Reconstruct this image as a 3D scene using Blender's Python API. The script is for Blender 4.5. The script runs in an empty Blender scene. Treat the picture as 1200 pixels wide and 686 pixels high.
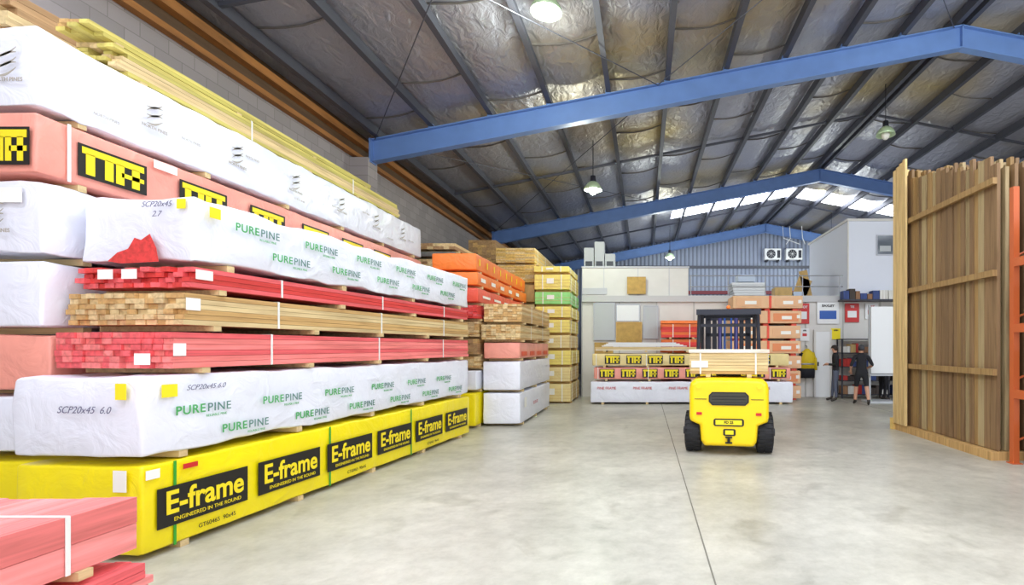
import bpy, math, random
from mathutils import Vector, Matrix, noise
random.seed(7)
scn = bpy.context.scene
COL = scn.collection
try:
    scn.view_settings.view_transform = 'Standard'
    scn.view_settings.exposure = 0.2
except Exception: pass

def lin(c):
    return tuple(((v/255)/12.92 if v/255<=0.04045 else (((v/255)+0.055)/1.055)**2.4) for v in c)

# ---------------- materials ----------------
def new_mat(name):
    m = bpy.data.materials.new(name); m.use_nodes=True
    nt=m.node_tree; b=nt.nodes['Principled BSDF']
    return m,nt,b
def add_bump(nt,b,scale,strength,dist=0.02,vec=None,detail=4,distort=0.0):
    n=nt.nodes.new('ShaderNodeTexNoise'); n.inputs['Scale'].default_value=scale; n.inputs['Detail'].default_value=detail
    n.inputs['Distortion'].default_value=distort
    if vec: nt.links.new(vec,n.inputs['Vector'])
    bp=nt.nodes.new('ShaderNodeBump'); bp.inputs['Strength'].default_value=strength; bp.inputs['Distance'].default_value=dist
    nt.links.new(n.outputs['Fac'],bp.inputs['Height']); nt.links.new(bp.outputs['Normal'],b.inputs['Normal'])
    return n,bp
def mat(name,c,rough=0.5,metal=0.0,bump=None,var=0.0,vscale=3.0,spec=None,sc=(1,1,1)):
    m,nt,b=new_mat(name); c=lin(c)
    b.inputs['Base Color'].default_value=(*c,1); b.inputs['Roughness'].default_value=rough; b.inputs['Metallic'].default_value=metal
    if spec is not None: b.inputs['Specular IOR Level'].default_value=spec
    tc=nt.nodes.new('ShaderNodeTexCoord'); mp=nt.nodes.new('ShaderNodeMapping'); mp.inputs['Scale'].default_value=sc
    nt.links.new(tc.outputs['Object'],mp.inputs['Vector'])
    if var>0:
        n=nt.nodes.new('ShaderNodeTexNoise'); n.inputs['Scale'].default_value=vscale; n.inputs['Detail'].default_value=6
        nt.links.new(mp.outputs['Vector'],n.inputs['Vector'])
        r=nt.nodes.new('ShaderNodeValToRGB')
        r.color_ramp.elements[0].position=0.3; r.color_ramp.elements[1].position=0.7
        r.color_ramp.elements[0].color=(*[v*(1-var) for v in c],1); r.color_ramp.elements[1].color=(*[min(1,v*(1+var*.5)) for v in c],1)
        nt.links.new(n.outputs['Fac'],r.inputs['Fac']); nt.links.new(r.outputs['Color'],b.inputs['Base Color'])
    if bump: add_bump(nt,b,bump[0],bump[1],bump[2] if len(bump)>2 else 0.02,mp.outputs['Vector'],distort=(bump[3] if len(bump)>3 else 0))
    return m
def emis(name,c,s):
    m,nt,b=new_mat(name); c=lin(c); b.inputs['Base Color'].default_value=(*c,1)
    b.inputs['Emission Color'].default_value=(*c,1); b.inputs['Emission Strength'].default_value=s
    return m
def woodmat(name,axis=1,rough=0.7):
    m,nt,b=new_mat(name); b.inputs['Roughness'].default_value=rough
    a=nt.nodes.new('ShaderNodeVertexColor'); a.layer_name='Col'
    tc=nt.nodes.new('ShaderNodeTexCoord'); mp=nt.nodes.new('ShaderNodeMapping')
    s=[22,22,22]; s[axis]=1.2; mp.inputs['Scale'].default_value=s
    nt.links.new(tc.outputs['Object'],mp.inputs['Vector'])
    n=nt.nodes.new('ShaderNodeTexNoise'); n.inputs['Scale'].default_value=1; n.inputs['Detail'].default_value=5; n.inputs['Distortion'].default_value=.6
    nt.links.new(mp.outputs['Vector'],n.inputs['Vector'])
    r=nt.nodes.new('ShaderNodeValToRGB'); r.color_ramp.elements[0].color=(.68,.64,.6,1); r.color_ramp.elements[1].color=(1,1,1,1)
    r.color_ramp.elements[0].position=.3; r.color_ramp.elements[1].position=.6
    nt.links.new(n.outputs['Fac'],r.inputs['Fac'])
    mx=nt.nodes.new('ShaderNodeMixRGB'); mx.blend_type='MULTIPLY'; mx.inputs['Fac'].default_value=1
    nt.links.new(a.outputs['Color'],mx.inputs['Color1']); nt.links.new(r.outputs['Color'],mx.inputs['Color2'])
    nt.links.new(mx.outputs['Color'],b.inputs['Base Color'])
    return m

WOODY=woodmat('timber_grain_y',1); WOODX=woodmat('timber_grain_x',0); WOODZ=woodmat('timber_grain_z',2)
WRAP=dict(bump=(3.5,.65,.035,1.2))
M_white=mat('white_plastic_wrap',(234,236,246),.32,var=.05,vscale=2,**WRAP)
M_yellow=mat('yellow_plastic_wrap',(250,228,16),.32,var=.08,vscale=2,**WRAP)
M_orange=mat('orange_wrap',(248,128,50),.4,var=.1,**WRAP)
M_pinkwrap=mat('pink_wrap',(244,160,142),.4,var=.12,**WRAP)
M_redwrap=mat('red_wrap',(232,85,62),.4,var=.15,**WRAP)
M_greenwrap=mat('green_wrap',(150,225,130),.4,var=.1,**WRAP)
M_ylwpack=mat('pale_yellow_wrap',(246,226,120),.45,var=.12,**WRAP)
M_cream=mat('cream_wrap',(236,214,150),.5,var=.12,**WRAP)
M_tan=mat('tan_board',(214,176,110),.6,var=.2,vscale=5)
M_greypk=mat('grey_wrap',(120,120,118),.5,var=.2,**WRAP)
M_black=mat('black_print',(22,20,16),.5)
M_yprint=mat('yellow_print',(246,222,30),.45)
M_gprint=mat('green_print',(75,170,95),.5)
M_dgprint=mat('darkgreen_print',(85,130,120),.5)
M_greyprint=mat('grey_print',(172,164,152),.5)
M_label=mat('paper_label',(245,243,236),.6)
M_ylabel=mat('yellow_sticker',(250,228,30),.6)
M_ink=mat('ink',(110,110,135),.6)
M_strapW=mat('white_strap',(235,235,230),.4)
M_strapG=mat('green_strap',(50,160,50),.4)
M_red=mat('red_paint',(205,40,40),.45)
M_blue=mat('blue_paint',(40,90,180),.45)
M_dark=mat('dark_metal',(44,46,56),.45,metal=.3)
M_purlin=mat('purlin_steel',(84,86,96),.5,metal=.3)
M_beam=mat('blue_rafter_paint',(104,138,198),.45,var=.08)
M_rust=mat('rust_brown_timber',(168,112,56),.7,var=.35,vscale=2,sc=(4,.6,4))
M_brownt=mat('dark_brown_timber',(96,72,48),.7,var=.3,vscale=2,sc=(4,.6,4))
M_alu=mat('galvanised',(170,172,178),.4,metal=.6)
M_orackm=mat('orange_rack_paint',(200,98,50),.45)

# floor
def floor_mat():
    m,nt,b=new_mat('concrete_floor')
    tc=nt.nodes.new('ShaderNodeTexCoord')
    n1=nt.nodes.new('ShaderNodeTexNoise'); n1.inputs['Scale'].default_value=.7; n1.inputs['Detail'].default_value=9; n1.inputs['Roughness'].default_value=.68
    n2=nt.nodes.new('ShaderNodeTexNoise'); n2.inputs['Scale'].default_value=6; n2.inputs['Detail'].default_value=9; n2.inputs['Roughness'].default_value=.75
    n3=nt.nodes.new('ShaderNodeTexNoise'); n3.inputs['Scale'].default_value=1.7; n3.inputs['Detail'].default_value=7; n3.inputs['Distortion'].default_value=.8
    for n in(n1,n2,n3): nt.links.new(tc.outputs['Object'],n.inputs['Vector'])
    r=nt.nodes.new('ShaderNodeValToRGB'); e=r.color_ramp.elements
    e[0].position=.32; e[0].color=(*lin((162,159,147)),1); e[1].position=.66; e[1].color=(*lin((203,199,185)),1)
    nt.links.new(n1.outputs['Fac'],r.inputs['Fac'])
    r2=nt.nodes.new('ShaderNodeValToRGB'); e=r2.color_ramp.elements
    e[0].position=.3; e[0].color=(.78,.77,.75,1); e[1].position=.58; e[1].color=(1,1,1,1)
    nt.links.new(n2.outputs['Fac'],r2.inputs['Fac'])
    r3=nt.nodes.new('ShaderNodeValToRGB'); e=r3.color_ramp.elements
    e[0].position=.27; e[0].color=(.66,.65,.62,1); e[1].position=.4; e[1].color=(1,1,1,1)
    nt.links.new(n3.outputs['Fac'],r3.inputs['Fac'])
    mx=nt.nodes.new('ShaderNodeMixRGB'); mx.blend_type='MULTIPLY'; mx.inputs['Fac'].default_value=.9
    nt.links.new(r.outputs['Color'],mx.inputs['Color1']); nt.links.new(r2.outputs['Color'],mx.inputs['Color2'])
    mx2=nt.nodes.new('ShaderNodeMixRGB'); mx2.blend_type='MULTIPLY'; mx2.inputs['Fac'].default_value=.7
    nt.links.new(mx.outputs['Color'],mx2.inputs['Color1']); nt.links.new(r3.outputs['Color'],mx2.inputs['Color2'])
    nt.links.new(mx2.outputs['Color'],b.inputs['Base Color'])
    b.inputs['Roughness'].default_value=.34; b.inputs['Specular IOR Level'].default_value=.42
    add_bump(nt,b,12,.08,.01,tc.outputs['Object'])
    return m
M_floor=floor_mat()
def foil_mat():
    m,nt,b=new_mat('silver_foil_insulation')
    tc=nt.nodes.new('ShaderNodeTexCoord')
    n=nt.nodes.new('ShaderNodeTexNoise'); n.inputs['Scale'].default_value=.22; n.inputs['Detail'].default_value=3
    nt.links.new(tc.outputs['Object'],n.inputs['Vector'])
    r=nt.nodes.new('ShaderNodeValToRGB'); e=r.color_ramp.elements
    e[0].position=.5; e[0].color=(*lin((168,169,180)),1); e[1].position=.7; e[1].color=(*lin((186,166,112)),1)  # gold end paints warm reflections of the packs into the foil colour
    nt.links.new(n.outputs['Fac'],r.inputs['Fac']); nt.links.new(r.outputs['Color'],b.inputs['Base Color'])
    b.inputs['Metallic'].default_value=.55; b.inputs['Roughness'].default_value=.42
    mp=nt.nodes.new('ShaderNodeMapping'); mp.inputs['Scale'].default_value=(1.6,.9,1)
    nt.links.new(tc.outputs['Object'],mp.inputs['Vector'])
    add_bump(nt,b,3.4,.75,.07,mp.outputs['Vector'],detail=6,distort=.8)
    return m
M_foil=foil_mat()
def block_mat(name,c1,c2):
    m,nt,b=new_mat(name)
    tc=nt.nodes.new('ShaderNodeTexCoord')
    sep=nt.nodes.new('ShaderNodeSeparateXYZ'); cmb=nt.nodes.new('ShaderNodeCombineXYZ')
    nt.links.new(tc.outputs['Object'],sep.inputs[0]); nt.links.new(sep.outputs['Y'],cmb.inputs['X']); nt.links.new(sep.outputs['Z'],cmb.inputs['Y'])
    br=nt.nodes.new('ShaderNodeTexBrick'); br.inputs['Scale'].default_value=1; br.inputs['Brick Width'].default_value=.4; br.inputs['Row Height'].default_value=.2
    br.inputs['Mortar Size'].default_value=.006; br.inputs['Color1'].default_value=(*lin(c1),1); br.inputs['Color2'].default_value=(*lin(c2),1); br.inputs['Mortar'].default_value=(*lin((134,128,127)),1)
    nt.links.new(cmb.outputs[0],br.inputs['Vector']); nt.links.new(br.outputs['Color'],b.inputs['Base Color']); b.inputs['Roughness'].default_value=.85
    return m
M_block=block_mat('concrete_block',(164,156,157),(150,144,144))
def corr_mat(name,c):
    m,nt,b=new_mat(name); b.inputs['Base Color'].default_value=(*lin(c),1); b.inputs['Roughness'].default_value=.5
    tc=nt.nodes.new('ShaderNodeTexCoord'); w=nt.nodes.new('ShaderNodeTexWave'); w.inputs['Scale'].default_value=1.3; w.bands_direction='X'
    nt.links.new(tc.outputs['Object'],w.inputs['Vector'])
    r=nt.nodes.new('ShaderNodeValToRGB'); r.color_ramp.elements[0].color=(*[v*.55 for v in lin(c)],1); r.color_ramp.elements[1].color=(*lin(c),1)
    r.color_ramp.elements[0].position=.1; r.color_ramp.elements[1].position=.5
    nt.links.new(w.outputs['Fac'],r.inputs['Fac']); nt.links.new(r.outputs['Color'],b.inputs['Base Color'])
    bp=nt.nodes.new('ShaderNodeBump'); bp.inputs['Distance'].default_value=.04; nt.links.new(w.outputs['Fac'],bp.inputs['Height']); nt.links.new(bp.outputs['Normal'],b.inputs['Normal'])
    return m
M_corr=corr_mat('corrugated_steel',(158,168,192))
M_panel=mat('off_white_panel',(222,220,216),.6,var=.04)
M_office=mat('office_white_paint',(226,231,243),.6)

# ---------------- mesh builder ----------------
class MB:
    def __init__(s): s.v=[];s.f=[];s.m=[];s.c=[];s.T=None
    def add(s,vs,fs,mi=0,col=(1,1,1)):
        o=len(s.v)
        if s.T is not None: vs=[tuple(s.T@Vector(p)) for p in vs]
        s.v+=[tuple(p) for p in vs]
        for f in fs: s.f.append([i+o for i in f]); s.m.append(mi); s.c.append(col)
    def box(s,x0,x1,y0,y1,z0,z1,mi=0,col=(1,1,1)):
        s.add([(x0,y0,z0),(x1,y0,z0),(x1,y1,z0),(x0,y1,z0),(x0,y0,z1),(x1,y0,z1),(x1,y1,z1),(x0,y1,z1)],
              [(0,3,2,1),(4,5,6,7),(0,1,5,4),(1,2,6,5),(2,3,7,6),(3,0,4,7)],mi,col)
    def loft(s,rings,mi=0,col=(1,1,1),cap=True):
        n=len(rings[0]); vs=[p for r in rings for p in r]; fs=[]
        for i in range(len(rings)-1):
            for j in range(n):
                k=(j+1)%n; fs.append((i*n+j,i*n+k,(i+1)*n+k,(i+1)*n+j))
        if cap: fs.append(tuple(reversed(range(n)))); fs.append(tuple((len(rings)-1)*n+j for j in range(n)))
        s.add(vs,fs,mi,col)
    def tube(s,pts,rad,n=8,mi=0,col=(1,1,1)):
        pts=[Vector(p) for p in pts]
        if not hasattr(rad,'__len__'): rad=[rad]*len(pts)
        rings=[]
        for i,p in enumerate(pts):
            d=(pts[min(i+1,len(pts)-1)]-pts[max(i-1,0)]).normalized()
            u=(Vector((1,0,0))-d*d.x).normalized() if abs(d.z)>=.95 else d.cross(Vector((0,0,1))).normalized()
            w=d.cross(u)
            rings.append([tuple(p+(u*math.cos(2*math.pi*k/n)+w*math.sin(2*math.pi*k/n))*rad[i]) for k in range(n)])
        s.loft(rings,mi,col)
    def cyl(s,c,axis,r,L,n=24,mi=0,col=(1,1,1)):
        a=Vector(axis).normalized(); c=Vector(c); s.tube([c-a*L/2,c+a*L/2],r,n,mi,col)
    def lathe(s,c,prof,n=20,mi=0,col=(1,1,1)):
        s.loft([[(c[0]+r*math.cos(2*math.pi*k/n),c[1]+r*math.sin(2*math.pi*k/n),c[2]+z) for k in range(n)] for r,z in prof],mi,col)
    def prism(s,poly,y0,y1,mi=0,col=(1,1,1)):
        s.loft([[(x,y0,z) for x,z in poly],[(x,y1,z) for x,z in poly]],mi,col)
    def sphere(s,c,r,mi=0,n=12,sc=(1,1,1),col=(1,1,1)):
        rings=[]
        for i in range(n//2+1):
            a=-math.pi/2+math.pi*(i/(n//2)); a=max(-1.5,min(1.5,a))
            rings.append([(c[0]+r*sc[0]*math.cos(a)*math.cos(2*math.pi*k/n),c[1]+r*sc[1]*math.cos(a)*math.sin(2*math.pi*k/n),c[2]+r*sc[2]*math.sin(a)) for k in range(n)])
        s.loft(rings,mi,col)
    def rbox(s,x0,x1,y0,y1,z0,z1,r=.03,cell=.2,wob=.012,mi=0,col=(1,1,1),seed=0):
        def ax(a,b):
            n=max(1,int((b-a-2*r)/cell)); return [a,a+r*.3,a+r]+[a+r+(b-a-2*r)*i/n for i in range(1,n)]+[b-r,b-r*.3,b]
        X,Y,Z=ax(x0,x1),ax(y0,y1),ax(z0,z1)
        idx={};vs=[];fs=[]
        def vid(i,j,k):
            key=(i,j,k)
            if key not in idx:
                p=Vector((X[i],Y[j],Z[k])); q=Vector((min(max(p.x,x0+r),x1-r),min(max(p.y,y0+r),y1-r),min(max(p.z,z0+r),z1-r)))
                d=p-q
                if d.length>1e-6: p=q+d.normalized()*r
                w=noise.noise_vector(p*2.3+Vector((seed*7.1,seed*3.3,0)))*wob
                w2=noise.noise_vector(p*7+Vector((seed,0,0)))*wob*.5
                ww=w+w2
                if k==0: ww.z=abs(ww.z)
                p=p+ww
                idx[key]=len(vs); vs.append(tuple(p))
            return idx[key]
        nx,ny,nz=len(X)-1,len(Y)-1,len(Z)-1
        for i in range(nx):
            for j in range(ny):
                fs.append((vid(i,j,0),vid(i,j+1,0),vid(i+1,j+1,0),vid(i+1,j,0))); fs.append((vid(i,j,nz),vid(i+1,j,nz),vid(i+1,j+1,nz),vid(i,j+1,nz)))
            for k in range(nz):
                fs.append((vid(i,0,k),vid(i+1,0,k),vid(i+1,0,k+1),vid(i,0,k+1))); fs.append((vid(i,ny,k),vid(i,ny,k+1),vid(i+1,ny,k+1),vid(i+1,ny,k)))
        for j in range(ny):
            for k in range(nz):
                fs.append((vid(0,j,k),vid(0,j,k+1),vid(0,j+1,k+1),vid(0,j+1,k))); fs.append((vid(nx,j,k),vid(nx,j+1,k),vid(nx,j+1,k+1),vid(nx,j,k+1)))
        s.add(vs,fs,mi,col)
    def build(s,name,mats,loc=(0,0,0),rot=(0,0,0),parent=None,smooth=False,bevel=0):
        me=bpy.data.meshes.new(name); me.from_pydata(s.v,[],s.f)
        for m in mats: me.materials.append(m)
        me.polygons.foreach_set('material_index',s.m)
        ca=me.color_attributes.new('Col','FLOAT_COLOR','CORNER')
        data=[]
        for p,c in zip(me.polygons,s.c): data+= list((*c,1))*p.loop_total
        ca.data.foreach_set('color',data)
        if smooth: me.polygons.foreach_set('use_smooth',[True]*len(me.polygons))
        me.update()
        o=bpy.data.objects.new(name,me); COL.objects.link(o); o.location=loc; o.rotation_euler=rot
        if parent: o.parent=parent
        if bevel:
            b=o.modifiers.new('bevel','BEVEL'); b.width=bevel; b.segments=2; b.limit_method='ANGLE'
        return o
def empty(name,loc=(0,0,0),rot=(0,0,0)):
    e=bpy.data.objects.new(name,None); COL.objects.link(e); e.location=loc; e.rotation_euler=rot; e.empty_display_size=.1; return e
def text(name,body,size,loc,rot,m,parent=None,off=0,align='CENTER',sx=1,shear=0,sp=1):
    c=bpy.data.curves.new(name,'FONT'); c.body=body; c.size=size; c.align_x=align; c.align_y='CENTER'; c.offset=off; c.extrude=.0008; c.shear=shear; c.space_character=sp
    c.materials.append(m); o=bpy.data.objects.new(name,c); COL.objects.link(o); o.location=loc; o.rotation_euler=rot; o.scale=(sx,1,1)
    if parent: o.parent=parent
    return o
R90=math.radians(90)
SIDE=(R90,0,R90); FRONT=(R90,0,0)

# ---------------- camera ----------------
cd=bpy.data.cameras.new('camera'); cam=bpy.data.objects.new('camera',cd); COL.objects.link(cam)
cd.sensor_width=36; cd.lens=18; cd.shift_x=-155/1200; cd.shift_y=64/1200
cam.location=(0,0,1.6); cam.rotation_euler=(R90,0,0); cd.clip_end=200; cd.clip_start=.05
scn.camera=cam

# ---------------- shell ----------------
RX=7.1
def roofZ(x): return 9.1-.193*abs(x-RX)
mb=MB(); mb.box(-6.7,20.9,-4,31,-.2,0); floor=mb.build('floor',[M_floor])
mb=MB()
for x in (.48,6.1): mb.box(x-.006,x+.006,-4,16.4,0.0005,.003)
mb.box(-3,6,1.0,1.012,0.0005,.003)
mb.build('floor_joint',[mat('joint_dark',(120,116,105),.9)])
mb=MB(); mb.box(-6.7,-6.5,-4,31,0,6.42)
for z in (11.5,20.7,29.9,2.3): mb.box(-6.5,-6.1,z-.2,z+.2,0,5.8)
mb.build('wall_left',[M_block])
mb=MB(); mb.box(20.7,20.9,-4,31,0,6.4); mb.build('wall_right',[M_block])
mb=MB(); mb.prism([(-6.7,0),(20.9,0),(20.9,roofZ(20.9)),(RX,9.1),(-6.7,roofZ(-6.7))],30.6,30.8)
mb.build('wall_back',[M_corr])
mb=MB(); mb.box(-6.5,-6.38,-4,30.5,5.84,5.93); mb.box(-6.5,-6.3,-4,30.5,6.12,6.26); mb.box(-6.5,-6.44,-4,30.5,5.93,6.12,1); mb.box(-6.5,-6.4,-4,30.5,6.26,6.4,1)
mb.build('trim_1',[M_rust,M_brownt])
def foil_seg(mb,y0,y1,xa,xb):
    ny=max(1,int((y1-y0)/1.0)); xs=[]
    x=xa
    while x<xb-1e-6: xs.append(x); x+=.165
    xs.append(xb)
    vs=[];fs=[]
    for x in xs:
        ph=(abs(x-RX)/1.32)%1.0
        for j in range(ny+1):
            y=y0+(y1-y0)*j/ny
            vs.append((x,y,roofZ(x)-.0+(-.075*math.sin(math.pi*ph))+.02*noise.noise(Vector((x*1.5,y*1.5,3)))))
    n=ny+1
    for i in range(len(xs)-1):
        for j in range(ny): fs.append((i*n+j,i*n+j+1,(i+1)*n+j+1,(i+1)*n+j))
    mb.add(vs,fs)
mb=MB()
for (y0,y1) in ((-4,-.5),(1.3,3.4),(5.2,23.7),(25.2,31)):
    foil_seg(mb,y0,y1,-6.7,RX); foil_seg(mb,y0,y1,RX,20.9)
foil_seg(mb,23.7,25.2,-6.7,1.3); foil_seg(mb,23.7,25.2,12.6,20.9)
mb.build('ceiling',[M_foil],smooth=True)
M_addedsky=emis('added_skylight_sheet',(236,242,255),8.0); M_skyfar=emis('skylight_sheet_far',(240,245,255),9.0)
mb=MB()
for (y0,y1) in ((-.5,1.3),(3.4,5.2)):  # out-of-view glowing roof strips, added to brighten the hall
    for a,b in ((-6.7,RX),(RX,20.9)):
        mb.add([(a,y0,roofZ(a)),(b,y0,roofZ(b)),(b,y1,roofZ(b)),(a,y1,roofZ(a))],[(0,1,2,3)],0)
for a,b in ((1.3,RX-.15),(RX+.15,12.6)):
    mb.add([(a,23.7,roofZ(a)-.06),(b,23.7,roofZ(b)-.06),(b,25.2,roofZ(b)-.06),(a,25.2,roofZ(a)-.06)],[(0,1,2,3)],1)
mb.build('skylight_and_added_strips',[M_addedsky,M_skyfar])
mb=MB()
for sgn in (-1,1):
    for i in range(0,11):
        x=RX+sgn*(1.32*i if i else .12)
        if i==10: x=RX+sgn*13.1
        z=roofZ(x)
        mb.box(x-.035,x+.035,-4,30.6,z-.26,z-.05)
        mb.box(x-.035,x+.075,-4,30.6,z-.27,z-.255)
    for y in (7.2,16.1,25.9):
        for i in range(0,10):
            xa=RX+sgn*1.32*i; xb=RX+sgn*1.32*(i+1)
            mb.loft([[(xa,y-.03,roofZ(xa)-.13),(xa,y+.03,roofZ(xa)-.13),(xa,y+.03,roofZ(xa)-.2),(xa,y-.03,roofZ(xa)-.2)],
                     [(xb,y-.03,roofZ(xb)-.13),(xb,y+.03,roofZ(xb)-.13),(xb,y+.03,roofZ(xb)-.2),(xb,y-.03,roofZ(xb)-.2)]])
mb.build('roof_purlin_frame',[M_purlin])
mb=MB()
random.seed(3)
for sgn in (-1,1):
    for i in range(0,10):
        for k in range(7):
            y=6.5+k*3.3+(i%2)*1.4+random.uniform(-.3,.3)
            if y>23: continue
            pts=[]
            for t in range(6):
                x=RX+sgn*1.32*(i+t/5); pts.append((x,y+.03*math.sin(t),roofZ(x)-.08*math.sin(math.pi*t/5)-.012))
            mb.tube(pts,.018,5)
mb.build('insulation_seam_tape',[mat('seam_tape',(110,106,102),.5,metal=.4)])
def rafter(y):
    mb=MB()
    for sgn in (-1,1):
        x0,z0=RX+sgn*13.2,5.99; x1,z1=RX,8.54
        d=Vector((x1-x0,0,z1-z0)); d.normalize(); nrm=Vector((0,0,1))-d*d.z; nrm.normalize()
        def bx(na,nb,yw):
            A=Vector((x0,y,z0)); B=Vector((x1,y,z1)); r=[]
            for P,k in ((A,0),(B,1)):
                q=[]
                for nn,yy in ((na,-yw),(nb,-yw),(nb,yw),(na,yw)):
                    v=P+Vector((0,yy,0))+ (nrm*nn if k==0 else Vector((0,0,nn/nrm.z)))
                    q.append(tuple(v))
                r.append(q)
            mb.loft(r)
        bx(-.24,.24,.012); bx(.225,.25,.1); bx(-.25,-.225,.1)
        if sgn>0: mb.box(x0-.12,x0+.06,y-.1,y+.1,0,6.2)
        else: mb.box(x0-.02,x0+.02,y-.13,y+.13,5.72,6.25)
    mb.box(RX-.015,RX+.015,y-.1,y+.1,8.3,8.8)
    for i in range(1,10):
        for sgn in (-1,1):
            x=RX+sgn*1.32*i; z=8.54-.193*1.32*i
            mb.box(x-.05,x+.05,y-.06,y+.06,z+.24,z+.35)
    return mb.build('roof_rafter',[M_beam])
for y in (11.5,20.7,29.9): rafter(y)
mb=MB()
def rp(x,y): return (x,y,roofZ(x)-.35)
for a,b in (((-6,3),(.3,11.4)),((.3,3),(-6,11.4)),((.3,3),(6.9,11.4)),((6.9,3),(.3,11.4)),((-6,11.6),(.3,20.5)),((.3,11.6),(-6,20.5))):
    mb.tube([rp(*a),rp(*b)],.010,6)
mb.build('roof_brace_rod',[M_purlin])
M_bulb=emis('lamp_glass',(225,255,215),40); M_shade=mat('lamp_shade',(200,225,185),.35,metal=.3)
def highbay(x,y,z,lit=True,power=200):
    mb=MB()
    mb.tube([(0,0,.32),(0,0,roofZ(x)-z-.2)],.012,6,0)
    mb.lathe((0,0,0),[(.04,.34),(.07,.33),(.08,.2),(.1,.16)],16,0)
    mb.lathe((0,0,0),[(.09,.17),(.16,.12),(.23,.02),(.25,-.06),(.24,-.06),(.15,.1),(.08,.15)],24,1)
    o=mb.build('highbay_lamp',[M_dark,M_shade],(x,y,z),smooth=True)
    b=MB(); b.sphere((0,0,-.04),.11,0,12,(1,1,1.3)); b.build('bulb',[M_bulb if lit else M_label],parent=o,smooth=True)
    if lit:
        l=bpy.data.lights.new('lamp_light','POINT'); l.energy=power; l.color=(.95,1,.9); l.shadow_soft_size=.15
        lo=bpy.data.objects.new('lamp_light',l); COL.objects.link(lo); lo.location=(0,0,-.25); lo.parent=o
highbay(-1.4,14,5.95); highbay(-1.55,8.1,6.96); highbay(6.6,14,7.45,False); highbay(1.3,26,6.2,True,260); highbay(6.6,8,7.5); highbay(9.5,26,6.6,True,260)  # last lamp is unseen behind the office, added to brighten the gable wall

# ---------------- packs ----------------
def jit(c,a=.08):
    k=1+random.uniform(-a,a); return tuple(min(1,v*k) for v in c)
PINK=lin((238,100,104)); PINKL=lin((248,132,128)); NAT=lin((226,200,148)); TANW=lin((206,166,106)); REDW=lin((226,66,62)); BROWN=lin((176,140,98)); GREENY=lin((208,194,104))
def row_rot(y): return -3.73+.0995*(y-3.79)
ROT=-math.atan(.0995)
def timber_pack(x,y,z,w,L,h,col,bw=.09,bh=.045,rot=0,axis='y',name='timber_pack',col2=None,jy=.03,straps=(.18,.5,.82),bearer=True,strapm=None):
    mb=MB(); nx=max(1,round(w/bw)); nz=max(1,round(h/bh)); bw=w/nx; bh=h/nz
    for k in range(nz):
        for i in range(nx):
            c=jit(col if (not col2 or random.random()<.6) else col2,.12)
            e0=random.uniform(0,jy); e1=random.uniform(0,jy); g=.003
            sx=random.uniform(0,.004)
            if axis=='y': mb.box(-w+i*bw+g/2,-w+(i+1)*bw-g/2+(sx if i==nx-1 else 0),e0,L-e1,k*bh+g/2,(k+1)*bh-g/2,0,c)
            else: mb.box(-L+e0,-e1,i*bw+g/2-(sx if i==0 else 0),(i+1)*bw-g/2,k*bh+g/2,(k+1)*bh-g/2,0,c)
    if bearer:
        n=max(2,int(L/1.3)+1)
        for i in range(n):
            t=.25+(L-.5-.07)*i/(n-1)
            if axis=='y': mb.box(-w-.01,.02,t,t+.07,-.045,0,0,jit(NAT))
            else: mb.box(-L+t,-L+t+.07,-.02,w+.01,-.045,0,0,jit(NAT))
    for sf in straps:
        t=L*sf
        if axis=='y':
            mb.box(.004,.008,t,t+.022,0,h,1); mb.box(-w,.006,t,t+.022,h,h+.004,1)
        else:
            mb.box(-t-.022,-t,-.008,-.004,0,h,1)
    return mb.build(name,[WOODY if axis=='y' else WOODX,strapm or M_strapW],(x,y,z),(0,0,rot))
def wrap_pack(x,y,z,w,L,h,m,rot=0,axis='y',name='wrapped_timber_pack',bearer=True,wob=.012,straps=(),strapm=None,r=.025):
    mb=MB(); sd=random.random()*50
    if axis=='y': mb.rbox(-w,0,0,L,0,h,r,.14,wob,0,seed=sd)
    else: mb.rbox(-L,0,0,w,0,h,r,.14,wob,0,seed=sd)
    o=mb.build(name,[m],(x,y,z),(0,0,rot),smooth=True)
    mb=MB()
    if bearer:
        n=max(2,int(L/1.3)+1)
        for i in range(n):
            t=.3+(L-.6-.07)*i/(n-1)
            if axis=='y': mb.box(-w+.02,-.005,t,t+.07,-.05,.005,0,jit(NAT))
            else: mb.box(-L+t,-L+t+.07,.005,w-.02,-.05,.005,0,jit(NAT))
    for t in straps: mb.box(.012,.018,t,t+.02,0,h,1)
    if mb.v: mb.build('bearers',[WOODX,strapm or M_strapG],parent=o)
    return o
def label_rect(parent,y0,y1,z0,z1,m,x=.016,side=True,name='label'):
    mb=MB()
    if side: mb.box(x,x+.003,y0,y1,z0,z1)
    else: mb.box(y0,y1,x-.003,x,z0,z1)
    return mb.build(name,[m],parent=parent)

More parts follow.
